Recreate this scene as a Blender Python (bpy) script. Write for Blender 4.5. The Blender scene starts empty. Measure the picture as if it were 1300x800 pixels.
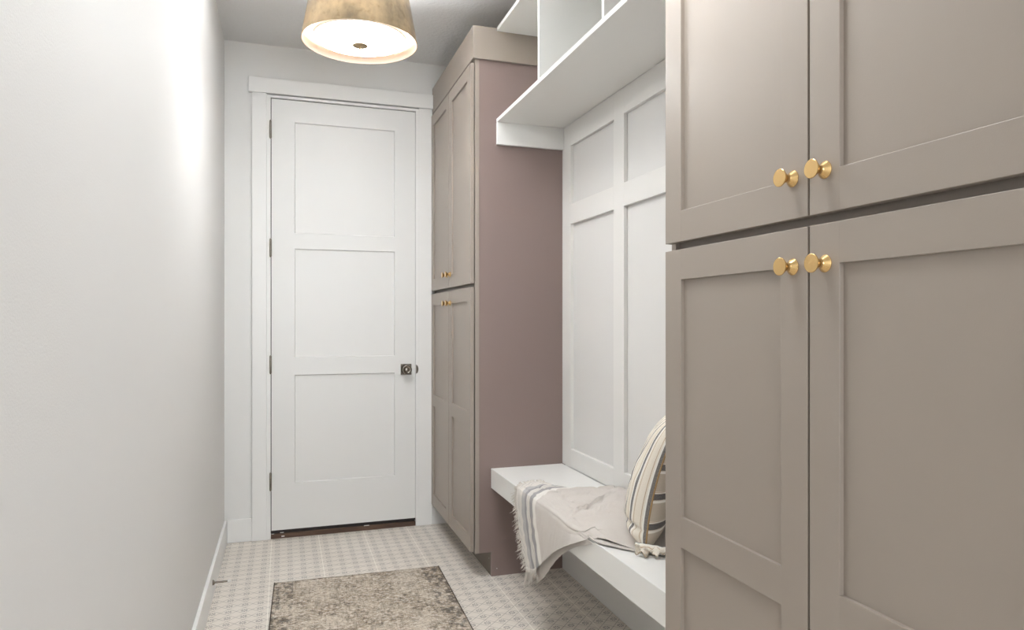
import bpy, bmesh, math, random
from mathutils import Vector, Matrix, noise
random.seed(7)
C = bpy.context.scene.collection
PI = math.pi

# ------------------------------------------------------------------ materials
def lin(c):
    return tuple(((v/255)/12.92 if v/255 <= .04045 else ((v/255+.055)/1.055)**2.4) for v in c) + (1,)

class S:
    """tiny expression wrapper round math nodes"""
    def __init__(s, nt, sock): s.nt, s.s = nt, sock
    def _m(s, op, b=None, c=None):
        n = s.nt.nodes.new('ShaderNodeMath'); n.operation = op
        s.nt.links.new(s.s, n.inputs[0])
        for i, v in ((1, b), (2, c)):
            if v is None: continue
            if isinstance(v, S): s.nt.links.new(v.s, n.inputs[i])
            else: n.inputs[i].default_value = v
        return S(s.nt, n.outputs[0])
    def __add__(s, b): return s._m('ADD', b)
    def __sub__(s, b): return s._m('SUBTRACT', b)
    def __mul__(s, b): return s._m('MULTIPLY', b)
    def __truediv__(s, b): return s._m('DIVIDE', b)
    def __lt__(s, b): return s._m('LESS_THAN', b)
    def __gt__(s, b): return s._m('GREATER_THAN', b)
    def fract(s): return s._m('FRACT')
    def abs(s): return s._m('ABSOLUTE')
    def sqrt(s): return s._m('SQRT')
    def cos(s): return s._m('COSINE')
    def max(s, b): return s._m('MAXIMUM', b)
    def atan2(s, b): return s._m('ARCTAN2', b)
    def ramp(s, lo, hi):
        n = s.nt.nodes.new('ShaderNodeMapRange'); s.nt.links.new(s.s, n.inputs[0])
        n.inputs[1].default_value = lo; n.inputs[2].default_value = hi
        return S(s.nt, n.outputs[0])
    def band(s, a, b): return (s > a) * (s < b)

def mat(name, col, rough=.5, metal=0, spec=.5, bump=None, emit=None):
    m = bpy.data.materials.new(name); m.use_nodes = True
    nt = m.node_tree; p = nt.nodes['Principled BSDF']
    p.inputs['Base Color'].default_value = lin(col)
    p.inputs['Roughness'].default_value = rough
    p.inputs['Metallic'].default_value = metal
    p.inputs['Specular IOR Level'].default_value = spec
    if emit:
        p.inputs['Emission Color'].default_value = lin(emit[0]); p.inputs['Emission Strength'].default_value = emit[1]
    if bump:
        n = noise_tex(nt, bump[0], bump[2] if len(bump) > 2 else 3)
        add_bump(nt, p, n, bump[1])
    return m
def coord(nt, kind='Object', scale=None):
    t = nt.nodes.new('ShaderNodeTexCoord'); o = t.outputs[kind]
    if scale:
        mp = nt.nodes.new('ShaderNodeMapping'); mp.inputs['Scale'].default_value = scale
        nt.links.new(o, mp.inputs[0]); o = mp.outputs[0]
    return o
def noise_tex(nt, scale, detail=3, kind='Object', sc=None, rough=.5):
    n = nt.nodes.new('ShaderNodeTexNoise'); n.inputs['Scale'].default_value = scale
    n.inputs['Detail'].default_value = detail; n.inputs['Roughness'].default_value = rough
    nt.links.new(coord(nt, kind, sc), n.inputs['Vector'])
    return S(nt, n.outputs['Fac'])
def add_bump(nt, p, h, dist, strength=1):
    b = nt.nodes.new('ShaderNodeBump'); b.inputs['Distance'].default_value = dist
    b.inputs['Strength'].default_value = strength
    nt.links.new(h.s, b.inputs['Height']); nt.links.new(b.outputs[0], p.inputs['Normal'])
def mix(nt, fac, a, b):
    n = nt.nodes.new('ShaderNodeMix'); n.data_type = 'RGBA'
    nt.links.new(fac.s, n.inputs[0])
    for i, v in ((6, a), (7, b)):
        if isinstance(v, tuple): n.inputs[i].default_value = lin(v) if len(v) == 3 else v
        else: nt.links.new(v, n.inputs[i])
    return n.outputs[2]
def xyz(nt, kind='Object'):
    s = nt.nodes.new('ShaderNodeSeparateXYZ'); nt.links.new(coord(nt, kind), s.inputs[0])
    return [S(nt, o) for o in s.outputs]

M = {}
M['wall'] = mat('wall_paint', (223, 221, 218), .6, bump=(260, .0004))
M['wall_end'] = mat('end_wall_paint', (231, 230, 227), .6, bump=(260, .0004))
M['ceiling'] = mat('ceiling_texture', (228, 227, 226), .8, bump=(55, .004, 4))
M['trim'] = mat('white_trim_paint', (238, 237, 234), .38)
M['door'] = mat('door_paint', (232, 231, 228), .36)
M['panelling'] = mat('panelling_paint', (232, 230, 226), .42)
M['shelf'] = mat('shelf_paint', (238, 237, 233), .33)
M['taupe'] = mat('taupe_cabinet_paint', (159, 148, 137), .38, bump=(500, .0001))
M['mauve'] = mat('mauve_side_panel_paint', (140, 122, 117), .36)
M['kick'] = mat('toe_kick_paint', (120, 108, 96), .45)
M['dark'] = mat('dark_gap', (30, 26, 22), .8)
M['cab_in'] = mat('cabinet_frame_shadow', (120, 108, 98), .6)
M['nickel'] = mat('brushed_nickel', (140, 133, 124), .2, 1)
M['brass'] = mat('satin_brass', (216, 182, 126), .26, 1)
M['rubber'] = mat('white_rubber', (225, 222, 216), .6)
M['sweep'] = mat('black_door_sweep', (34, 27, 24), .6)
M['glass'] = mat('added_window_glass', (240, 245, 250), .05)
M['glass'].node_tree.nodes['Principled BSDF'].inputs['Transmission Weight'].default_value = 1
M['diffuser'] = mat('glowing_glass_diffuser', (255, 253, 248), .4, emit=((242, 247, 250), 16.0))
M['dim_diffuser'] = mat('added_lamp_diffuser', (255, 253, 248), .4, emit=((242, 247, 250), 15.0))  # glow of the second lamp, added out of view
M['shade_in'] = mat('pale_gold_shade_lining', (128, 112, 97), .5)
M['frosted'] = mat('frosted_glass_side', (236, 226, 214), .5)

# threshold wood
m = mat('threshold_wood', (86, 62, 46), .5); nt = m.node_tree; p = nt.nodes['Principled BSDF']
n = noise_tex(nt, 14, 4, sc=(.4, 6, 6)); nt.links.new(mix(nt, n.ramp(.35, .7), (70, 50, 38), (104, 78, 60)), p.inputs['Base Color']); M['threshold'] = m

# aged brass for the lamp shade
m = mat('aged_brass_shade', (190, 150, 100), .42, .75); nt = m.node_tree; p = nt.nodes['Principled BSDF']
n = noise_tex(nt, 9, 5, sc=(1, 1, .7), rough=.6); n2 = noise_tex(nt, 40, 4)
c1 = mix(nt, n.ramp(.35, .68), (132, 117, 95), (196, 170, 132))
nt.links.new(mix(nt, n2.ramp(.55, .95), c1, (120, 98, 70)), p.inputs['Base Color'])
nt.links.new((n.ramp(.3, .7) * .15 + .34).s, p.inputs['Roughness']); M['shade'] = m

# patterned floor tile
m = mat('patterned_floor_tile', (214, 205, 196), .42); nt = m.node_tree; p = nt.nodes['Principled BSDF']
x, y, z = xyz(nt)
CELL = .0625
u = (x - .9347) / CELL; v = (y - 2.766) / CELL
fu = u.fract() - .5; fv = v.fract() - .5
l1 = ((u + v).fract() - .5).abs(); l2 = ((u - v).fract() - .5).abs()
lines = (l1 < .022).max(l2 < .022)
r = (fu*fu + fv*fv).sqrt(); ang = fv.atan2(fu)
pet = ((ang * 8).cos() * .5 + .5)
motif = (r.band(.085, .225)) * (pet > .38)
motif = motif.max((r < .03))
gx = ((u / 4).fract() - .5).abs(); gy = ((v / 4).fract() - .5).abs()
grout = (gx > .4935).max((gy > .4955) * .7)
cloud = noise_tex(nt, 3, 4)
base = mix(nt, cloud.ramp(.3, .75), (228, 219, 208), (236, 228, 218))
wear = noise_tex(nt, 60, 3).ramp(.2, .8) * .3 + .58
c = mix(nt, lines * wear, base, (108, 98, 90))
c = mix(nt, motif * wear, c, (100, 92, 88))
c = mix(nt, grout, c, (252, 246, 235))
nt.links.new(c, p.inputs['Base Color'])
add_bump(nt, p, grout * -1.0, .0006); M['floor'] = m

# distressed rug
m = mat('distressed_woven_rug', (190, 178, 162), .95, spec=.1); nt = m.node_tree; p = nt.nodes['Principled BSDF']
x, y, z = xyz(nt)
a = noise_tex(nt, 7, 5, rough=.62); b = noise_tex(nt, 92, 4, sc=(.75, 1.0, 1), rough=.7)
wy = noise_tex(nt, 30, 3, sc=(6, .35, 1)); wx = noise_tex(nt, 26, 3, sc=(.3, 7, 1))
b2 = noise_tex(nt, 32, 4, sc=(1, .8, 1), rough=.65)
inv = b*-1.0 + 1.0
c = mix(nt, a.ramp(.38, .62), (176, 159, 139), (210, 197, 180))
c = mix(nt, wx.ramp(.50, .70) * .5, c, (222, 213, 200))
c = mix(nt, wy.ramp(.52, .70) * .55, c, (140, 127, 112))
c = mix(nt, b2.ramp(.52, .60) * a.ramp(.62, .42) * .5, c, (112, 103, 94))
c = mix(nt, b.ramp(.53, .60) * (a.ramp(.66, .40) * .6 + .2), c, (82, 76, 72))
fine = noise_tex(nt, 170, 2)
c = mix(nt, fine.ramp(.56, .66) * .6, c, (92, 82, 74))
c = mix(nt, inv.ramp(.54, .62) * .8, c, (232, 225, 214))
edge = (x.abs() > .30)
c = mix(nt, edge * b2.ramp(.47, .58) * .6, c, (84, 80, 78))
nt.links.new(c, p.inputs['Base Color'])
add_bump(nt, p, b, .002); M['rug'] = m
M['rug_edge'] = mat('rug_binding', (96, 86, 76), .9, spec=.1)

# throw : stripes follow the U of the cloth
m = mat('linen_throw', (216, 209, 203), .92, spec=.15); nt = m.node_tree; p = nt.nodes['Principled BSDF']
x, y, z = xyz(nt, 'UV')
weave = noise_tex(nt, 260, 2, 'UV', (1.5, 1, 1)); blot = noise_tex(nt, 12, 4)
c = mix(nt, weave.ramp(.3, .75), (203, 195, 187), (224, 218, 212))
c = mix(nt, blot.ramp(.45, .8) * .25, c, (196, 184, 170))
c = mix(nt, (x < 1.0) * .8, c, (226, 221, 213))
for lo, hi, col, k in ((.10, .115, (150, 148, 148), .6), (.17, .18, (150, 148, 148), .5), (.30, .43, (176, 174, 175), .75), (.43, .52, (138, 137, 141), .8),
                       (.56, .60, (206, 204, 202), .6), (.64, .655, (158, 156, 158), .6), (.70, .86, (146, 144, 147), .8), (.88, .99, (238, 234, 228), .8)):
    c = mix(nt, x.band(lo, hi) * (weave.ramp(.1, .5) * .3 + .7) * k, c, col)
nt.links.new(c, p.inputs['Base Color']); add_bump(nt, p, weave, .0008); M['throw'] = m
M['fringe'] = mat('cream_fringe_yarn', (220, 213, 204), .95, spec=.1)

def ticking(name, axis):
    m = mat(name, (222, 212, 196), .9, spec=.15); nt = m.node_tree; p = nt.nodes['Principled BSDF']
    q = xyz(nt, 'UV')[axis]
    weave = noise_tex(nt, 420, 2, 'UV', (1, 1, 1)); thr = weave.ramp(.3, .7)
    c = mix(nt, thr, (224, 214, 199), (238, 231, 218))
    P_ = .09 if axis else .068
    f = (q / P_).fract()
    if axis == 1: c = mix(nt, thr * .4 + .6, c, (190, 178, 160))
    c = mix(nt, (f.band(.24, .31) if axis else f.band(.2, .28)).max(f.band(.91, .995)), c, (240, 236, 228))
    for lo, hi in (((.02, .22),) if axis else ((.0, .2),)):
        c = mix(nt, f.band(lo, hi) * (thr * .45 + .55), c, (62, 64, 74))
    for lo, hi in (((.27, .30),) if axis else ((.36, .40), (.78, .82))):
        c = mix(nt, f.band(lo, hi) * .75, c, (176, 146, 108))
        nt.links.new(c, p.inputs['Base Color']); add_bump(nt, p, weave, .0006)
    return m
M['tick_a'] = ticking('ticking_stripe_lengthwise', 0)
M['tick_b'] = ticking('ticking_stripe_crosswise', 1)
M['piping'] = mat('tan_piping', (168, 138, 100), .9, spec=.1)

# ------------------------------------------------------------------ helpers
def add_box(bm, x0, y0, z0, x1, y1, z1, bev=0, mi=0):
    vs = [bm.verts.new((x, y, z)) for x in (x0, x1) for y in (y0, y1) for z in (z0, z1)]
    fs = [bm.faces.new([vs[i] for i in q]) for q in
          ((0, 1, 3, 2), (4, 6, 7, 5), (0, 4, 5, 1), (2, 3, 7, 6), (0, 2, 6, 4), (1, 5, 7, 3))]
    for f in fs: f.material_index = mi
    if bev:
        es = list({e for f in fs for e in f.edges})
        bmesh.ops.bevel(bm, geom=es, offset=bev, segments=2, profile=.5, affect='EDGES', material=-1)
def add_lathe(bm, prof, mtx=None, n=40, mi=0, mis=None):
    """prof = (radius, height) along local +Z"""
    mtx = mtx or Matrix()
    rings = []
    for r, h in prof:
        if r < 1e-6: rings.append([bm.verts.new(mtx @ Vector((0, 0, h)))])
        else: rings.append([bm.verts.new(mtx @ Vector((r*math.cos(2*PI*k/n), r*math.sin(2*PI*k/n), h))) for k in range(n)])
    for i in range(len(rings)-1):
        a, b = rings[i], rings[i+1]
        for k in range(n):
            k2 = (k+1) % n
            if len(a) == 1 and len(b) == 1: continue
            if len(a) == 1: f = bm.faces.new((a[0], b[k2], b[k]))
            elif len(b) == 1: f = bm.faces.new((a[k], a[k2], b[0]))
            else: f = bm.faces.new((a[k], a[k2], b[k2], b[k]))
            f.smooth = True; f.material_index = mis[i] if mis else mi
def add_tube(bm, pts, rad, n=8, mi=0, closed=False):
    pts = [Vector(p) for p in pts]; rings = []
    N = len(pts)
    for i, p in enumerate(pts):
        a = pts[(i-1) % N] if (closed or i) else p
        b = pts[(i+1) % N] if (closed or i < N-1) else p
        t = (b-a).normalized()
        up = Vector((0, 0, 1)) if abs(t.z) < .9 else Vector((1, 0, 0))
        s = t.cross(up).normalized(); w = s.cross(t)
        r = rad[i] if isinstance(rad, (list, tuple)) else rad
        rings.append([bm.verts.new(p + (s*math.cos(2*PI*k/n) + w*math.sin(2*PI*k/n))*r) for k in range(n)])
    for i in range(N if closed else N-1):
        a, b = rings[i], rings[(i+1) % N]
        for k in range(n):
            f = bm.faces.new((a[k], a[(k+1) % n], b[(k+1) % n], b[k])); f.smooth = True; f.material_index = mi
    if not closed:
        for rg in (rings[0], rings[-1]):
            f = bm.faces.new(rg); f.material_index = mi
def obj(name, bm, mats, parent=None, sharp=None):
    bmesh.ops.recalc_face_normals(bm, faces=bm.faces)
    me = bpy.data.meshes.new(name); bm.to_mesh(me); bm.free()
    for m_ in (mats if isinstance(mats, (list, tuple)) else [mats]): me.materials.append(m_)
    if sharp: me.set_sharp_from_angle(angle=math.radians(sharp))
    o = bpy.data.objects.new(name, me); C.objects.link(o)
    if parent:
        o.parent = parent; o.location = -Vector(parent['_w'])
        o['_w'] = (0.0, 0.0, 0.0)
    return o
def thing(name, loc, label, cat, group=None, kind=None):
    o = bpy.data.objects.new(name, None); C.objects.link(o); o.location = loc; o.empty_display_size = .05
    o['_w'] = tuple(loc); tag(o, label, cat, group, kind); return o
def tag(o, label, cat, group=None, kind=None):
    o['label'] = label; o['category'] = cat
    if group: o['group'] = group
    if kind: o['kind'] = kind
def boxes(name, lst, m_, parent=None, bev=0):
    bm = bmesh.new()
    for b in lst: add_box(bm, *b, bev=bev)
    return obj(name, bm, m_, parent)
def struct(name, lst, m_, label, cat, bev=0):
    o = boxes(name, lst, m_, bev=bev); tag(o, label, cat, kind='structure'); return o

# ------------------------------------------------------------------ the room
XL, XR, YE, YB, ZC = -.3115, 1.319, 4.085, -2.2, 2.76
struct('floor', [(XL-.1, YB-.1, -.1, XR+.1, YE+.1, 0)], M['floor'], 'pale patterned floor tiles with small grey flower and diamond lattice', 'floor')
struct('ceiling', [(XL-.1, YB-.1, ZC, XR+.1, YE+.1, ZC+.1)], M['ceiling'], 'textured white ceiling above the hallway', 'ceiling')
struct('wall_left', [(XL-.1, YB, 0, XL, YE, ZC)], M['wall'], 'plain white wall along the left side', 'wall')
struct('wall_right', [(XR, YB, 0, XR+.1, YE, ZC)], M['wall'], 'white wall behind the cabinets and the bench niche', 'wall')
# end wall with the door opening
dx0, dx1, dz1 = -.0925, .7605, 2.478
struct('wall_end', [(XL, YE, 0, dx0, YE+.1, ZC), (dx1, YE, 0, XR, YE+.1, ZC), (dx0, YE, dz1, dx1, YE+.1, ZC)], M['wall_end'], 'white end wall around the three panel door', 'wall')
# wall behind the camera with a window added to give fill light
wx0, wx1, wz0, wz1 = -.05, 1.05, .75, 2.3
struct('wall_back', [(XL, YB-.1, 0, wx0, YB, ZC), (wx1, YB-.1, 0, XR, YB, ZC), (wx0, YB-.1, 0, wx1, YB, wz0), (wx0, YB-.1, wz1, wx1, YB, ZC)], M['wall'], 'white wall with an added window behind the viewer', 'wall')
w = thing('added_window_1', ((wx0+wx1)/2, YB-.05, wz0), 'added unseen fill-light window in the wall behind the viewer', 'window', kind='structure')
boxes('added_window_frame', [(wx0+.001, YB-.09, wz0+.001, wx0+.05, YB-.02, wz1-.001), (wx1-.05, YB-.09, wz0+.001, wx1-.001, YB-.02, wz1-.001),
      (wx0+.05, YB-.09, wz0+.001, wx1-.05, YB-.02, wz0+.05), (wx0+.05, YB-.09, wz1-.05, wx1-.05, YB-.02, wz1-.001)], M['trim'], w, .002)
boxes('added_window_pane', [(wx0+.05, YB-.06, wz0+.05, wx1-.05, YB-.055, wz1-.05)], M['glass'], w)

# baseboards
struct('baseboard_left', [(XL+.0005, YB+.02, .0005, XL+.015, YE-.0185, .127)], M['trim'], 'white baseboard running along the left wall', 'baseboard', .0025)
struct('baseboard_end', [(XL+.0155, YE-.016, .0005, -.1695, YE-.0005, .127)], M['trim'], 'short white baseboard between left wall and door casing', 'baseboard', .0025)
struct('trim_1', [(.8405, YE-.016, .0005, .937, YE-.0005, .127)], M['trim'], 'short white baseboard right of the door, beneath the far cabinet', 'baseboard', .002)

# ------------------------------------------------------------------ end door
YF = 4.079            # face of the slab
d = thing('door_1', (.335, YE, 0), 'tall white three panel door closed in the end wall', 'door', kind='structure')
# slab with three recessed panels (bevelled returns)
def panel_door(x0, x1, z0, z1, yf, yb, opens, rec, slope):
    bm = bmesh.new()
    xs = sorted({x0, x1} | {o[0] for o in opens} | {o[1] for o in opens})
    zs = sorted({z0, z1} | {o[2] for o in opens} | {o[3] for o in opens})
    V = {}
    def vv(x, y, z):
        k = (round(x, 5), round(y, 5), round(z, 5))
        if k not in V: V[k] = bm.verts.new((x, y, z))
        return V[k]
    for i in range(len(xs)-1):
        for j in range(len(zs)-1):
            a, b, c_, e = xs[i], xs[i+1], zs[j], zs[j+1]
            if any(abs(a-o[0]) < 1e-6 and abs(c_-o[2]) < 1e-6 for o in opens):
                ia, ib, ic, ie, yr = a+slope, b-slope, c_+slope, e-slope, yf+rec
                q = [(a, c_), (b, c_), (b, e), (a, e)]; r_ = [(ia, ic), (ib, ic), (ib, ie), (ia, ie)]
                for k in range(4):
                    k2 = (k+1) % 4
                    bm.faces.new([vv(q[k][0], yf, q[k][1]), vv(q[k2][0], yf, q[k2][1]), vv(r_[k2][0], yr, r_[k2][1]), vv(r_[k][0], yr, r_[k][1])])
                bm.faces.new([vv(X_, yr, Z_) for X_, Z_ in r_])
            else:
                bm.faces.new([vv(a, yf, c_), vv(b, yf, c_), vv(b, yf, e), vv(a, yf, e)])
            bm.faces.new([vv(a, yb, c_), vv(b, yb, c_), vv(b, yb, e), vv(a, yb, e)])
    for i in range(len(xs)-1):
        for zz in (z0, z1): bm.faces.new([vv(xs[i], yf, zz), vv(xs[i+1], yf, zz), vv(xs[i+1], yb, zz), vv(xs[i], yb, zz)])
    for j in range(len(zs)-1):
        for xx in (x0, x1): bm.faces.new([vv(xx, yf, zs[j]), vv(xx, yf, zs[j+1]), vv(xx, yb, zs[j+1]), vv(xx, yb, zs[j])])
    return bm
bm = panel_door(-.0675, .7411, .046, 2.461, YF, YF+.04, [(.056, .620, .305, .914), (.056, .620, 1.012, 1.627), (.056, .620, 1.713, 2.34)], .010, .004)
obj('door_slab', bm, M['door'], d)
boxes('door_jamb', [(-.092, YE-.0195, .001, -.0715, YE+.098, 2.477), (.7425, YE-.0195, .001, .760, YE+.098, 2.477), (-.0715, YE-.0195, 2.4645, .7425, YE+.098, 2.477)], M['trim'], d)
boxes('gap_shade_strip', [(-.0715, YF+.006, .03, -.0676, YF+.05, 2.4645), (.7413, YF+.004, .03, .7425, YF+.05, 2.4645), (-.0675, YF+.005, 2.4612, .7385, YF+.05, 2.4645)], M['dark'], d)  # dark strips stand in for the shade in the gap round the slab
cs = boxes('door_casing', [(-.1686, YE-.020, .0005, -.0925, YE-.0003, 2.484)], M['trim'], d, .0015)
cs = boxes('door_casing', [(.7600, YE-.020, .0005, .8392, YE-.0003, 2.484)], M['trim'], d, .0015)
boxes('head_casing', [(-.1865, YE-.028, 2.4845, .852, YE-.0003, 2.568)], M['trim'], d, .0015)
boxes('threshold', [(-.0705, YE-.012, .0005, .7415, YE+.09, .027)], M['threshold'], d, .002)
boxes('door_sweep', [(-.0665, YF+.006, .0275, .7375, YF+.03, .0455)], M['sweep'], d)
bm = bmesh.new()   # paint chips on the threshold
for cx, cz, w_, h_ in ((-.012, .033, .02, .004), (-.006, .012, .016, .006), (-.06, .029, .014, .003), (.455, .029, .03, .004)):
    add_box(bm, cx-w_/2, YE-.0145, cz-h_/2, cx+w_/2, YE-.0115, cz+h_/2, .0008)
obj('paint_chip', bm, M['rubber'], d)
for hz in (2.284, 1.625, .975, .3246):
    bm = bmesh.new()
    add_lathe(bm, [(0, -.052), (.0035, -.052), (.0055, -.048), (.0062, -.046), (.0062, -.0165), (.0056, -.016), (.0062, -.0155), (.0062, .0155), (.0056, .016), (.0062, .0165), (.0062, .046), (.0055, .048), (.0035, .052), (0, .052)],
              Matrix.Translation((-.0715, YE-.0265, hz)), 16)
    add_box(bm, -.0775, YE-.0225, hz-.044, -.0655, YE-.0188, hz+.044, .0003)
    obj('hinge', bm, M['nickel'], d, 30)
# square rosette, round knob
kx, kz = .6856, .932
h = boxes('rosette', [(kx-.032, YF-.009, kz-.032, kx+.032, YF-.0002, kz+.032)], M['nickel'], d, .002)
bm = bmesh.new()
RY = Matrix.Translation((kx, YF-.008, kz)) @ Matrix.Rotation(PI/2, 4, 'X')
add_lathe(bm, [(0, 0), (.019, 0), (.0185, .004), (.012, .008), (.0105, .014), (.013, .020), (.021, .024), (.0275, .030), (.0285, .037), (.0265, .041), (.023, .042), (.0215, .039), (.014, .037), (.012, .041), (.007, .0425), (0, .0425)], RY, 40)
obj('door_handle', bm, M['nickel'], d, 40)
bm = bmesh.new()
for k in range(12):
    a0, a1 = -PI/2+PI*k/12, -PI/2+PI*(k+1)/12
    ring = []
    for a_ in (a0, a1): ring.append((.7435+.014*math.cos(a_), kz+.026*math.sin(a_)))
    vs = [bm.verts.new((X_, Y_, Z_)) for Y_ in (YE-.0212, YE-.0192) for X_, Z_ in [(.7435, kz)]+ring]
    for f in ((0, 1, 2), (3, 5, 4), (1, 4, 5, 2)): bm.faces.new([vs[i] for i in f])
obj('strike_plate', bm, M['nickel'], d)

# ------------------------------------------------------------------ cabinets
XD, XDB, XF, XK = .836, .8535, .857, .9378          # door face, door back, frame face, toe kick
knob_me = None
def knob(parent, y, z):
    global knob_me
    if knob_me is None:
        bm = bmesh.new()
        # local +Z is out of the door
        add_lathe(bm, [(0, 0), (.0143, 0), (.0146, .0012), (.0140, .0022), (.0082, .0088), (.0070, .0105), (.0068, .0150), (.0078, .0168), (.0150, .0262), (.0157, .0272), (.0156, .0284), (.0148, .0290), (0, .0290)], None, 48)
        bmesh.ops.recalc_face_normals(bm, faces=bm.faces)
        knob_me = bpy.data.meshes.new('door_knob'); bm.to_mesh(knob_me); bm.free()
        knob_me.materials.append(M['brass']); knob_me.set_sharp_from_angle(angle=math.radians(35))
    o = bpy.data.objects.new('door_knob', knob_me); C.objects.link(o)
    o.parent = parent
    # the door mesh object sits at -thing, so its own space is the world's
    o.matrix_local = Matrix.Translation((XD, y, z)) @ Matrix.Rotation(-PI/2, 4, 'Y')
    return o
def shaker(parent, y0, y1, z0, z1, rails, st=.0655):
    """rails: list of (z0,z1) for every horizontal rail"""
    bm = bmesh.new(); b = .0009
    add_box(bm, XD+.0085, y0+.01, z0+.01, XDB, y1-.01, z1-.01)
    add_box(bm, XD, y0, z0, XDB, y0+st, z1, b)
    add_box(bm, XD, y1-st, z0, XDB, y1, z1, b)
    for a_, c_ in rails: add_box(bm, XD+.00012, y0+st-.001, a_, XDB, y1-st+.001, c_, b)
    return obj('door', bm, M['taupe'], parent)
def cabinet(ya, yb, gap, label, far):
    t = thing('tall_cabinet', ((XF+XR)/2, (ya+yb)/2, 0), label, 'cabinet')
    zt = 2.4575
    w_, pz = .0195, .117
    # face frame
    boxes('face_frame', [(XF, ya, pz, XF+.02, ya+.018, zt), (XF, yb-.018, pz, XF+.02, yb, zt),
                         (XF+.011, ya+.018, 1.36, XF+.02, yb-.018, 1.415), (XF, ya+.018, pz, XF+.02, yb-.018, pz+.04), (XF, ya+.018, zt-.05, XF+.02, yb-.018, zt),
                         (XF+.0112, gap-.02, pz+.04, XF+.02, gap+.02, zt-.05)], M['taupe'], t, .0006)
    def side(yy0, yy1):
        bm = bmesh.new()
        pts = [(XF+.0202, pz), (XK, pz), (XK, .0008), (XR-.001, .0008), (XR-.001, zt), (XF+.0202, zt)]
        A = [bm.verts.new((X_, yy0, Z_)) for X_, Z_ in pts]; B = [bm.verts.new((X_, yy1, Z_)) for X_, Z_ in pts]
        bm.faces.new(A); bm.faces.new(B[::-1])
        for k in range(6): bm.faces.new((A[k], A[(k+1) % 6], B[(k+1) % 6], B[k]))
        return bm
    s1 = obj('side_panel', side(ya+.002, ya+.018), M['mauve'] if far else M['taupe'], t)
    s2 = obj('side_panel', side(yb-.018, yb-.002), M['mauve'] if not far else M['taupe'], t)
    boxes('cabinet_bottom', [(XF+.0202, ya+.0182, pz, XR-.001, yb-.0182, pz+.018)], M['taupe'], t)
    boxes('toe_kick', [(XK+.0005, ya+.0182, .0008, XK+.016, yb-.0182, pz-.0005)], M['kick'], t)
    yo = .012
    cr = [(.8445, ya-yo, zt+.0005, XR-.001, yb, 2.612)]
    boxes('crown_board', cr, M['taupe'], t, .0012)
    g = .0026
    for y0, y1, ky in ((ya+.007, gap-g, gap-.0375), (gap+g, (yb-.007), gap+.0375)):
        dr = shaker(t, y0, y1, 1.396, 2.440, [(1.396, 1.4645), (2.374, 2.440)]); knob(dr, ky, 1.4655)
        dr = shaker(t, y0, y1, .125, 1.3785, [(.125, .194), (.716, .784), (1.3115, 1.3785)]); knob(dr, ky, 1.313)
    return t
far = cabinet(3.149, 4.0835, 3.6095, 'tall taupe cabinet beside the white door, mauve-brown end panel', True)
near = cabinet(.478, 1.408, .9432, 'large taupe cabinet in the right foreground with round brass knobs', False)
for mt in (Matrix.Translation((.965, 3.1508, .036)) @ Matrix.Rotation(PI/2, 4, 'X'), Matrix.Translation((XK+.0002, 3.19, .075)) @ Matrix.Rotation(-PI/2, 4, 'Y')):
    bm = bmesh.new(); add_lathe(bm, [(0, 0), (.0022, 0), (.0022, .001), (0, .0012)], mt, 10)
    obj('screw_cap', bm, M['rubber'], far)

# ------------------------------------------------------------------ niche: panelling, bench, cubby shelf
Y0, Y1 = 1.4085, 3.1485
XP = 1.302
st = []
cols = [(3.045, 2.595), (2.501, 2.051), (1.957, 1.507)]
stl = [(Y1+.0015, 3.045), (2.595, 2.501), (2.051, 1.957), (1.507, Y0-.0005)]
for a_, b_ in stl: st.append((XP, b_, .518, XR-.0005, a_-.0005, 2.163))
for hi, lo in cols:
    for z0, z1 in ((.518, .605), (1.683, 1.7785), (2.058, 2.163)): st.append((XP+.0001, lo-.0005, z0, XR-.0005, hi+.0005, z1))
struct('trim_2', st, M['panelling'], 'white board and batten panelling on the niche wall above the bench', 'panelling', .0012)
struct('trim_3', [(XP, Y0+.001, .0008, XR-.0005, Y1+.0015, .4225)], M['panelling'], 'plain white wall board under the floating bench', 'panelling')
bn = boxes('floating_bench', [(.935, Y0, .424, XR-.018, Y1, .517)], M['shelf'], bev=.0018)
tag(bn, 'thick white floating bench in the niche holding the throw and the pillow', 'bench')
cb = thing('cubby_shelf', (1.13, 2.28, 2.165), 'white open cubby shelf unit above the bench in the niche', 'shelf')
boxes('lower_shelf', [(.9613, Y0, 2.1645, XR-.001, Y1-.0005, 2.183)], M['shelf'], cb, .001)
boxes('upper_shelf', [(.9613, Y0, 2.597, XR-.001, Y1-.0125, 2.6155)], M['shelf'], cb, .001)
for yy in (2.574, 1.990): boxes('divider', [(.9613, yy-.0095, 2.1835, XR-.001, yy+.0095, 2.5965)], M['shelf'], cb, .001)
boxes('end_cleat', [(.9605, Y1-.019, 2.0585, XP-.0005, Y1-.0005, 2.164)], M['shelf'], cb, .0012)
boxes('cubby_back', [(XR-.012, Y0+.001, 2.1835, XR-.0012, Y1-.0125, 2.5965)], M['shelf'], cb)

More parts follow.
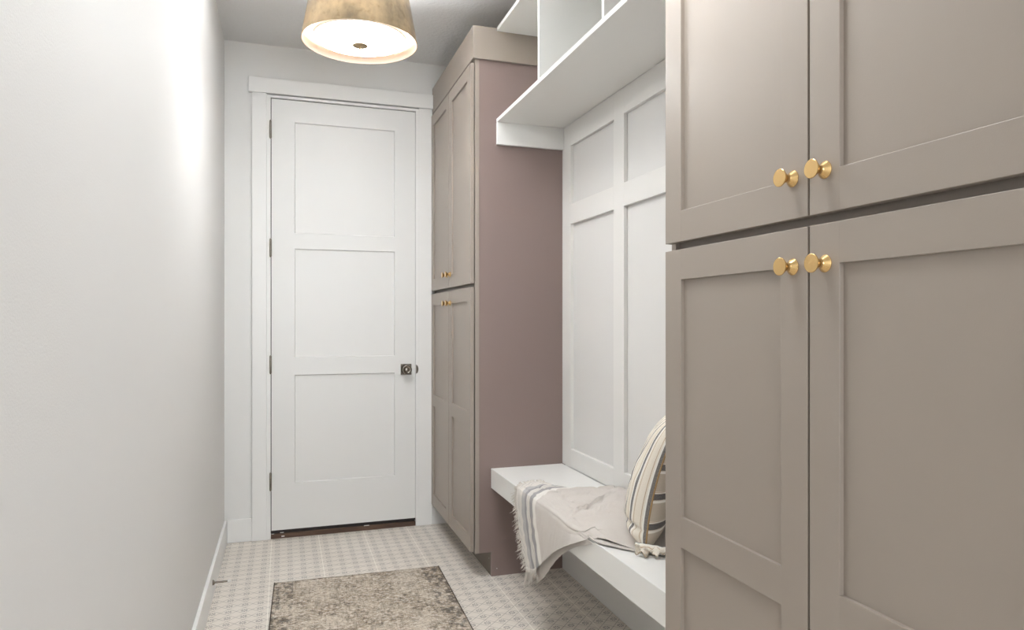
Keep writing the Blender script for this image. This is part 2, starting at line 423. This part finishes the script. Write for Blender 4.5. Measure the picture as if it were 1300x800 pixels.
# ------------------------------------------------------------------ door stop on the baseboard
sp = bmesh.new()
my = Matrix.Translation((XL+.0155, 3.262, .078)) @ Matrix.Rotation(PI/2, 4, 'Y')
ds = thing('door_stop', (XL+.0155, 3.262, .078), 'small nickel door stop with white tip on the left baseboard', 'door stop')
prof = [(0, 0), (.0115, 0), (.0115, .0035), (.009, .007), (.0052, .010)]
for k in range(22):
    prof += [(.0048, .011+k*.0022), (.0040, .0121+k*.0022)]
prof += [(.0046, .060), (0, .060)]
add_lathe(sp, prof, my, 20); obj('rod', sp, M['nickel'], ds)
sp = bmesh.new(); add_lathe(sp, [(0, .0602), (.0062, .0602), (.0066, .064), (.0062, .071), (.004, .073), (0, .073)], my, 20); obj('rubber_tip', sp, M['rubber'], ds)

# ------------------------------------------------------------------ rug
def rug():
    bm = bmesh.new(); nx, ny = 40, 60; W, L, T = .766, 1.16, .006
    g = {}
    for i in range(nx+1):
        for j in range(ny+1):
            X_ = -W/2+W*i/nx; Y_ = -L/2+L*j/ny
            e = .0018*noise.noise(Vector((X_*9, Y_*9, 0)))
            ex = .0014*noise.noise(Vector((0, Y_*16, 3))) if i in (0, nx) else 0
            ey = .0014*noise.noise(Vector((X_*16, 0, 7))) if j in (0, ny) else 0
            g[i, j] = bm.verts.new((X_+ex, Y_+ey, T+e*.5))
    for i in range(nx):
        for j in range(ny):
            f = bm.faces.new((g[i, j], g[i+1, j], g[i+1, j+1], g[i, j+1])); f.smooth = True
    bd = [g[i, 0] for i in range(nx)] + [g[nx, j] for j in range(ny)] + [g[i, ny] for i in range(nx, 0, -1)] + [g[0, j] for j in range(ny, 0, -1)]
    low = [bm.verts.new((v_.co.x, v_.co.y, .0006)) for v_ in bd]
    n = len(bd)
    for k in range(n): bm.faces.new((bd[k], low[k], low[(k+1) % n], bd[(k+1) % n])).material_index = 1
    bm.faces.new(low[::-1])
    o = obj('rug', bm, [M['rug'], M['rug_edge']])
    for sx in (-1, 1):
        bm = bmesh.new()
        add_tube(bm, [(sx*(W/2+.001), -L/2+L*k/20, .0045) for k in range(21)], .0026, 8)
        e = bpy.data.objects.new('rug_binding', bpy.data.meshes.new('rug_binding')); bm.to_mesh(e.data); bm.free(); e.data.materials.append(M['rug_edge'])
        C.objects.link(e); e.parent = o
    o.rotation_euler.z = math.radians(-1.6)
    # far corners at (-.050,3.381) and (.727,3.351)
    c_ = Vector((.3415, 3.366, 0)); o.location = c_ + Matrix.Rotation(math.radians(-1.6), 3, 'Z') @ Vector((0, -L/2, 0))
    tag(o, 'faded beige and grey distressed rug lying before the door', 'rug')
rug()

# ------------------------------------------------------------------ throw
def cr(p0, p1, p2, p3, t):
    return .5*((2*p1)+(p2-p0)*t+(2*p0-5*p1+4*p2-p3)*t*t+(3*p1-p0-3*p2+p3)*t**3)
def surf(G, s, t):
    ns, nt_ = len(G)-1, len(G[0])-1
    i = min(int(s), ns-1); a = s-i; j = min(int(t), nt_-1); b = t-j
    def row(ii):
        R_ = G[max(0, min(ns, ii))]
        g = lambda k: Vector(R_[max(0, min(nt_, k))])
        return cr(g(j-1), g(j), g(j+1), g(j+2), b)
    return cr(row(i-1), row(i), row(i+1), row(i+2), a)
ZT = .5215
XH = .926
def col(back, mid, edge, hang):
    """back/mid/edge: (x,y,z) points on top, hang: [(y,z)...] 3 points down the front"""
    r_ = [back, mid, edge]
    r_.append((XH+.001, (edge[1]+hang[0][0])/2, .512))
    for k, (yy, zz) in enumerate(hang): r_.append((XH-.004-.004*k, yy, zz))
    return r_
G = [
 col((1.065, 2.775, ZT), (1.01, 2.775, ZT+.006), (.950, 2.745, ZT+.004), [(2.715, .455), (2.668, .345), (2.575, .240)]),
 col((1.10, 2.69, ZT), (1.03, 2.68, ZT+.010), (.950, 2.632, ZT+.006), [(2.60, .465), (2.555, .372), (2.487, .262)]),
 col((1.145, 2.635, ZT), (1.05, 2.60, ZT+.010), (.950, 2.52, ZT+.006), [(2.495, .475), (2.45, .395), (2.405, .315)]),
 col((1.235, 2.61, ZT+.003), (1.10, 2.48, ZT+.016), (.950, 2.31, ZT+.006), [(2.305, .482), (2.292, .445), (2.275, .400)]),
 col((1.288, 2.57, ZT+.016), (1.12, 2.34, ZT+.022), (.950, 2.13, ZT+.006), [(2.125, .503), (2.115, .495), (2.10, .484)]),
]
def topcol(back, front, hump=.012):
    b_, f_ = Vector(back), Vector(front); r_ = []
    for k, q in enumerate((0, .45, .84, .89, .93, .965, 1)):
        p_ = b_.lerp(f_, q); p_.z += hump*math.sin(PI*min(1, q)); r_.append(tuple(p_))
    return r_
G += [topcol((1.292, 2.44, ZT+.030), (.952, 1.985, ZT+.008)),
      topcol((1.290, 2.20, ZT+.003), (1.020, 1.875, ZT+.001), .001),
      topcol((1.290, 1.95, ZT+.002), (1.120, 1.76, ZT+.001), .001)]
G = [[tuple(p_) for p_ in c_] for c_ in G]
# stripe coordinate: column 0..2 are the striped band (u 0..1), the rest is plain
def cloth(G, NS, NTt, amp, seed, ulin, zmin=ZT-.001):
    bm = bmesh.new(); uvl = bm.loops.layers.uv.new('UVMap')
    ns, nt_ = len(G)-1, len(G[0])-1; g = {}; UV = {}
    A, B = Vector((.949, 2.23)), Vector((1.214, 2.423)); dA = (B-A); L = dA.length; dA.normalize(); nrm = Vector((-dA.y, dA.x))
    for i in range(NS+1):
        for j in range(NTt+1):
            s, t = ns*i/NS, nt_*j/NTt
            p_ = surf(G, s, t)
            hang = max(0, min(1, (ZT-.01-p_.z)/.06))
            w1 = noise.noise(Vector((p_.x*7+seed, p_.y*7, p_.z*4))); w2 = noise.noise(Vector((p_.x*22, p_.y*22+seed, p_.z*10))); w3 = abs(noise.noise(Vector((p_.x*11+p_.y*6, p_.y*9-p_.x*4, seed))))
            # vertical flutes in the hanging part
            fl = math.sin(p_.y*95 + 4*w1)*.35 + noise.noise(Vector((p_.y*38+seed, p_.z*5, 2)))
            p_.x -= hang*amp*(.9*abs(fl)+.3*abs(w2))*1.1
            top = (1-hang)*(1 if p_.x > .945 else 0)
            q = Vector((p_.x, p_.y))-A; al = q.dot(dA); ac = q.dot(nrm)
            calm = max(.12, min(1, (p_.y-2.08)/.15)) if p_.x > .97 else 1
            fade = max(0, min(1, al/.05))*max(0, min(1, (L-al)/.08))
            crease = .009*fade*(math.exp(-(ac/.010)**2)*(1 if ac > 0 else 0) + math.exp(-(ac/.03)**2)*(.5 if ac > 0 else 0))
            p_.z += top*calm*(amp*1.0*(w1+.35)+amp*.8*w2 - amp*1.3*max(0, .12-w3)/.12 + amp*.5 + crease)
            if hang < .02 and p_.x > .93: p_.z = max(p_.z, zmin)
            g[i, j] = bm.verts.new(p_); UV[i, j] = (ulin(s), t*.15)
    for i in range(NS):
        for j in range(NTt):
            f = bm.faces.new((g[i, j], g[i+1, j], g[i+1, j+1], g[i, j+1])); f.smooth = True
            for lp, k in zip(f.loops, ((i, j), (i+1, j), (i+1, j+1), (i, j+1))): lp[uvl].uv = UV[k]
    return bm, g
th = thing('throw_blanket', (1.05, 2.35, .517), 'cream linen throw with grey stripes and frayed fringe draped over the bench edge', 'throw')
bm, g = cloth(G, 150, 90, .006, 3, lambda s: s/2 if s < 2 else 1+(s-2)*.3)
edge_pts = [g[0, j].co.copy() for j in range(91)]
hem_pts = [g[i, 90].co.copy() for i in range(151)]
o = obj('throw_cloth', bm, M['throw'], th)
md = o.modifiers.new('thick', 'SOLIDIFY'); md.thickness = .0022; md.offset = 0
# lower layer of the folded cloth
def lcol(y0, ztop, y1, z1, dx=0): return [(XH+.003-dx, y0+(y1-y0)*k/4, ztop+(z1-ztop)*k/4) for k in range(5)]
G2 = [lcol(2.56, .44, 2.50, .205), lcol(2.46, .47, 2.415, .262), lcol(2.34, .49, 2.31, .352), lcol(2.22, .505, 2.195, .428), lcol(2.10, .513, 2.08, .482), lcol(2.0, .514, 1.995, .511)]
bm, g2 = cloth(G2, 90, 24, .004, 9, lambda s: 1.3+s)
o = obj('lower_layer', bm, M['throw'], th)
md = o.modifiers.new('thick', 'SOLIDIFY'); md.thickness = .0018; md.offset = 0
G3 = [[(1.05-.115*k/3, 2.07-.02*k/3, ZT+.001) for k in range(4)], [(1.06-.125*k/3, 1.99-.02*k/3, ZT+.001) for k in range(4)],
      [(1.10-.105*k/3, 1.91-.03*k/3, ZT+.001) for k in range(4)], [(1.15-.075*k/3, 1.84-.04*k/3, ZT+.001) for k in range(4)]]
bm, g3 = cloth(G3, 40, 16, .0015, 5, lambda s: 1.3+s, ZT-.0015)
o = obj('lower_layer', bm, M['throw'], th)
md = o.modifiers.new('thick', 'SOLIDIFY'); md.thickness = .0016; md.offset = 0
# fringe
bm = bmesh.new()
def tuft(p, dirv, ln, r=.0011, curl=.3):
    p = Vector(p); dirv = Vector(dirv).normalized(); pts = [p]; dd = dirv.copy()
    for k in range(4):
        dd = (dd + Vector((random.uniform(-1, 1), random.uniform(-1, 1), random.uniform(-1, .5)))*curl*.5).normalized()
        q = pts[-1]+dd*ln/4
        if q.x > .93 and q.z < ZT: q.z = ZT
        if q.x > .925 and q.z < ZT-.002: q.x = .925
        pts.append(q)
    add_tube(bm, pts, [r, r, r*.9, r*.8, r*.5], 5)
for j in range(90):
    for q in range(5):
        p_ = edge_pts[j].lerp(edge_pts[j+1], random.random())
        hang = p_.z < .505
        if hang: dv = (-.25+random.uniform(-.2, .1), .75, -.55)
        else: dv = (-.1, 1, .05)
        tuft(p_ + Vector((0, -.003, .001)), dv, random.uniform(.014, .028) if not hang else random.uniform(.018, .040), .0012, .6)
for i in range(0, 34):        # corner of the hem hangs in knots
    p_ = hem_pts[i]
    if i < 30:
        for q in range(3): tuft(p_ + Vector((-.001, random.uniform(-.004, .004), .004)), (random.uniform(-.15, .1), random.uniform(-.1, .4), -1), random.uniform(.015, .04), .0012, .45)
for k in range(5):
    b0 = edge_pts[90] + Vector((-.002, -.010-.012*k+random.uniform(-.004, .004), .008))
    for q in range(7): tuft(b0+Vector((random.uniform(-.003, .003), random.uniform(-.004, .004), 0)), (random.uniform(-.1, .1), random.uniform(-.12, .12), -1), (.085, .05, .065, .045, .04)[k]*random.uniform(.8, 1), .0014, .25)
obj('fringe', bm, M['fringe'], th)

# ------------------------------------------------------------------ striped pillow
def pillow():
    W, H, T = .43, .415, .087
    t = Vector((.55, .835, 0)).normalized()         # horizontal run of the pillow, away from the viewer
    nA = Vector((-t.y, t.x, 0))                     # face A, to the hall side
    base = Vector((1.028, 1.836, .5255))
    N = 56
    def pos(a, b, side):
        # a,b in 0..1 ; side +1 = face A, -1 = face B
        A_, B_ = 2*a-1, 2*b-1
        prof = max(0, (1-abs(A_)**3.2))**.55 * max(0, (1-abs(B_)**3.4))**.5
        th_ = T*(1.0 if side > 0 else .72)*prof*(1.12-.28*b)
        cx = .012*(1-abs(B_)**2) ; cz = .010*(1-abs(A_)**2)
        aa = a*W + (-cx if False else cx*(1-2*a)*-0.0)
        inset_a = .016*(1-(2*abs(b-.5))**2.5); aa = inset_a + a*(W-2*inset_a)
        bb = b*H; inset_b = .014*(1-(2*abs(a-.5))**2.5); bb = inset_b*.3 + b*(H-1.3*inset_b)
        # wrinkles
        w_ = noise.noise(Vector((a*5, b*5, side*3)))*.007 + noise.noise(Vector((a*14, b*11, side*5)))*.0035
        edgef = min(1, 6*min(a, 1-a, b, 1-b))
        off = th_ + w_*edgef*prof
        if side > 0:
            gr = math.exp(-((b-.145-.02*math.sin(a*9))/.018)**2)*max(0, 1-a*1.6)
            off -= .013*gr*min(1, 20*a)
            off += .008*math.exp(-((b-.10)/.03)**2)*max(0, 1-a*1.8)*min(1, 20*a)
        lean = -.02*b-.088*b*b
        p_ = base + t*aa + nA*(side*off + lean + .0) + Vector((0, 0, bb))
        # rounded top runs away
        p_.z = max(p_.z, .5192)
        return p_
    bm = bmesh.new(); uvl = bm.loops.layers.uv.new('UVMap'); g = {}
    for side in (1, -1):
        for i in range(N+1):
            for j in range(N+1):
                # denser toward the borders
                a, b = .5-.5*math.cos(PI*i/N), .5-.5*math.cos(PI*j/N)
                if side == -1 and (i in (0, N) or j in (0, N)): g[side, i, j] = g[1, i, j]
                else: g[side, i, j] = bm.verts.new(pos(a, b, side))
        arc = [0.0]     # cloth length measured across the bulge
        for i in range(N): arc.append(arc[-1] + (g[side, i+1, N//2].co - g[side, i, N//2].co).length)
        for i in range(N):
            for j in range(N):
                ks = ((i, j), (i+1, j), (i+1, j+1), (i, j+1))
                f = bm.faces.new([g[(side,)+k] for k in ks]); f.smooth = True; f.material_index = 0 if side > 0 else 1
                for lp, k in zip(f.loops, ks):
                    b = .5-.5*math.cos(PI*k[1]/N)
                    lp[uvl].uv = (arc[k[0]], b*H+.028)
    seam = [g[1, 0, j].co.copy() for j in range(N)] + [g[1, i, N].co.copy() for i in range(N)] + [g[1, N, j].co.copy() for j in range(N, 0, -1)] + [g[1, i, 0].co.copy() for i in range(N, 0, -1)]
    low = g[1, 0, 0].co.copy()
    r_ = thing('pillow', tuple(base), 'cream cushion with navy and tan stripes standing at the right end of the bench', 'pillow')
    obj('pillow_cover', bm, [M['tick_a'], M['tick_b']], r_)
    bm = bmesh.new()
    sm = [s_ for k, s_ in enumerate(seam) if k % 2 == 0]
    sm = [Vector((s_.x, s_.y, max(s_.z, .5215))) for s_ in sm]
    add_tube(bm, sm, .0026, 7, closed=True)
    obj('piping', bm, M['piping'], r_)
    # crumpled corner ear at the foot
    bm = bmesh.new(); uvl = bm.loops.layers.uv.new('UVMap'); n1, n2 = 26, 7; gg = {}
    for i in range(n1+1):
        for j in range(n2+1):
            q, v_ = i/n1, j/n2
            w_ = noise.noise(Vector((q*5, v_*2, 11))); w2 = noise.noise(Vector((q*6.5, v_*2, 4)))
            p_ = low + nA*(.030-.090*q) - t*(.002+.030*v_*(.8+.9*w_)) + Vector((0, 0, .004+.030*w2*v_ + .024*(1-v_)*(1-.3*q)))
            p_.z = max(p_.z, .5195); gg[i, j] = bm.verts.new(p_)
    for i in range(n1):
        for j in range(n2):
            ks = ((i, j), (i+1, j), (i+1, j+1), (i, j+1)); f = bm.faces.new([gg[k] for k in ks]); f.smooth = True
            for lp, k in zip(f.loops, ks): lp[uvl].uv = (k[1]*.006+.012, k[0]*.004)
    o = obj('corner_ear', bm, M['tick_a'], r_)
    md = o.modifiers.new('thick', 'SOLIDIFY'); md.thickness = .002
pillow()

# ------------------------------------------------------------------ ceiling lamps
def lamp(x, y, label, glow):
    t = thing('ceiling_lamp', (x, y, ZC), label, 'lamp')
    T_ = Matrix.Translation((x, y, 0))
    R0, R1, z0, z1 = .2165, .172, 2.279, 2.525
    bm = bmesh.new()
    add_lathe(bm, [(R0, z0), (R1, z1), (R1-.0022, z1+.001), (R0-.0022, z0), (R0, z0)], T_, 96, mis=[0, 0, 1, 0])
    for k in range(3):
        a_ = PI/6+k*2*PI/3; add_tube(bm, [(x+.012*math.cos(a_), y+.012*math.sin(a_), z1-.004), (x+(R1-.001)*math.cos(a_), y+(R1-.001)*math.sin(a_), z1-.004)], .003, 8)
    obj('shade', bm, [M['shade'], M['shade_in']], t, 30)
    bm = bmesh.new()
    zd = z0+.016
    add_lathe(bm, [(0, zd-.020), (.06, zd-.0185), (.12, zd-.0135), (.160, zd-.006), (.170, zd-.002), (.1745, zd+.004), (.1745, zd+.04), (.170, zd+.04), (.168, zd+.006), (.155, zd), (0, zd-.010)], T_, 72, mis=[0, 0, 0, 0, 1, 1, 1, 1, 1, 1])
    df = obj('diffuser', bm, [glow, M['frosted']], t)
    bm = bmesh.new()
    add_lathe(bm, [(0, z0-.032), (.003, z0-.0315), (.0055, z0-.028), (.0055, z0-.024), (.004, z0-.021), (.004, z0-.014), (.028, z0-.012), (.030, z0-.010), (.028, z0-.0085), (.010, z0-.0055), (0, z0-.0045)], T_, 40)
    obj('finial', bm, M['shade'], t, 35)
    bm = bmesh.new()
    add_lathe(bm, [(.0, z1-.012), (.011, z1-.012), (.011, ZC-.022), (.055, ZC-.02), (.062, ZC-.012), (.062, ZC-.0006), (0, ZC-.0006)], T_, 40)
    obj('stem', bm, M['shade'], t, 35)
def bulb(x, y, power):
    l = bpy.data.lights.new('bulb', 'POINT'); l.energy = power; l.color = (.88, .94, 1); l.shadow_soft_size = .035
    o = bpy.data.objects.new('bulb_light', l); C.objects.link(o); o.location = (x, y, 2.44)
bulb(.2755, 2.68, 46); bulb(.50, 1.25, 6)  # second bulb belongs to the added fill lamp
lamp(.2755, 2.68, 'drum ceiling lamp with tapered aged brass shade and glowing diffuser', M['diffuser'])
lamp(.50, 1.25, 'added unseen fill lamp, copy of the brass drum lamp, overhead between bench and near cabinet', M['dim_diffuser'])  # extra lamp added out of view to brighten the hallway

# ------------------------------------------------------------------ light, sky, camera
def area(name, loc, rot, sx, sy, power, col_):
    l = bpy.data.lights.new(name, 'AREA'); l.shape = 'RECTANGLE'; l.size = sx; l.size_y = sy; l.energy = power; l.color = col_
    o = bpy.data.objects.new(name, l); C.objects.link(o); o.location = loc; o.rotation_euler = rot; return o
area('added_fill_light', ((wx0+wx1)/2, YB+.01, (wz0+wz1)/2), (PI/2, 0, 0), wx1-wx0-.1, wz1-wz0-.1, 22, (.92, .96, 1))  # fill light added at the made-up window behind the camera

W = bpy.data.worlds.new('world'); bpy.context.scene.world = W; W.use_nodes = True
bg = W.node_tree.nodes['Background']; bg.inputs[0].default_value = (.85, .92, 1, 1); bg.inputs[1].default_value = 1.0

cam = bpy.data.cameras.new('camera'); co = bpy.data.objects.new('camera', cam); C.objects.link(co)
co.location = (0, 0, 1.22); co.rotation_euler = (PI/2, 0, -.31915)
cam.sensor_width = 36; cam.lens = 875.4/1300*36; cam.shift_y = 7.2/1300; cam.clip_start = .01
sc = bpy.context.scene; sc.camera = co
sc.view_settings.view_transform = 'Standard'; sc.view_settings.look = 'None'
sc.view_settings.gamma = 1; sc.view_settings.use_curve_mapping = False
sc.view_settings.exposure = 0.99
for o in bpy.data.objects:
    if '_w' in o: del o['_w']
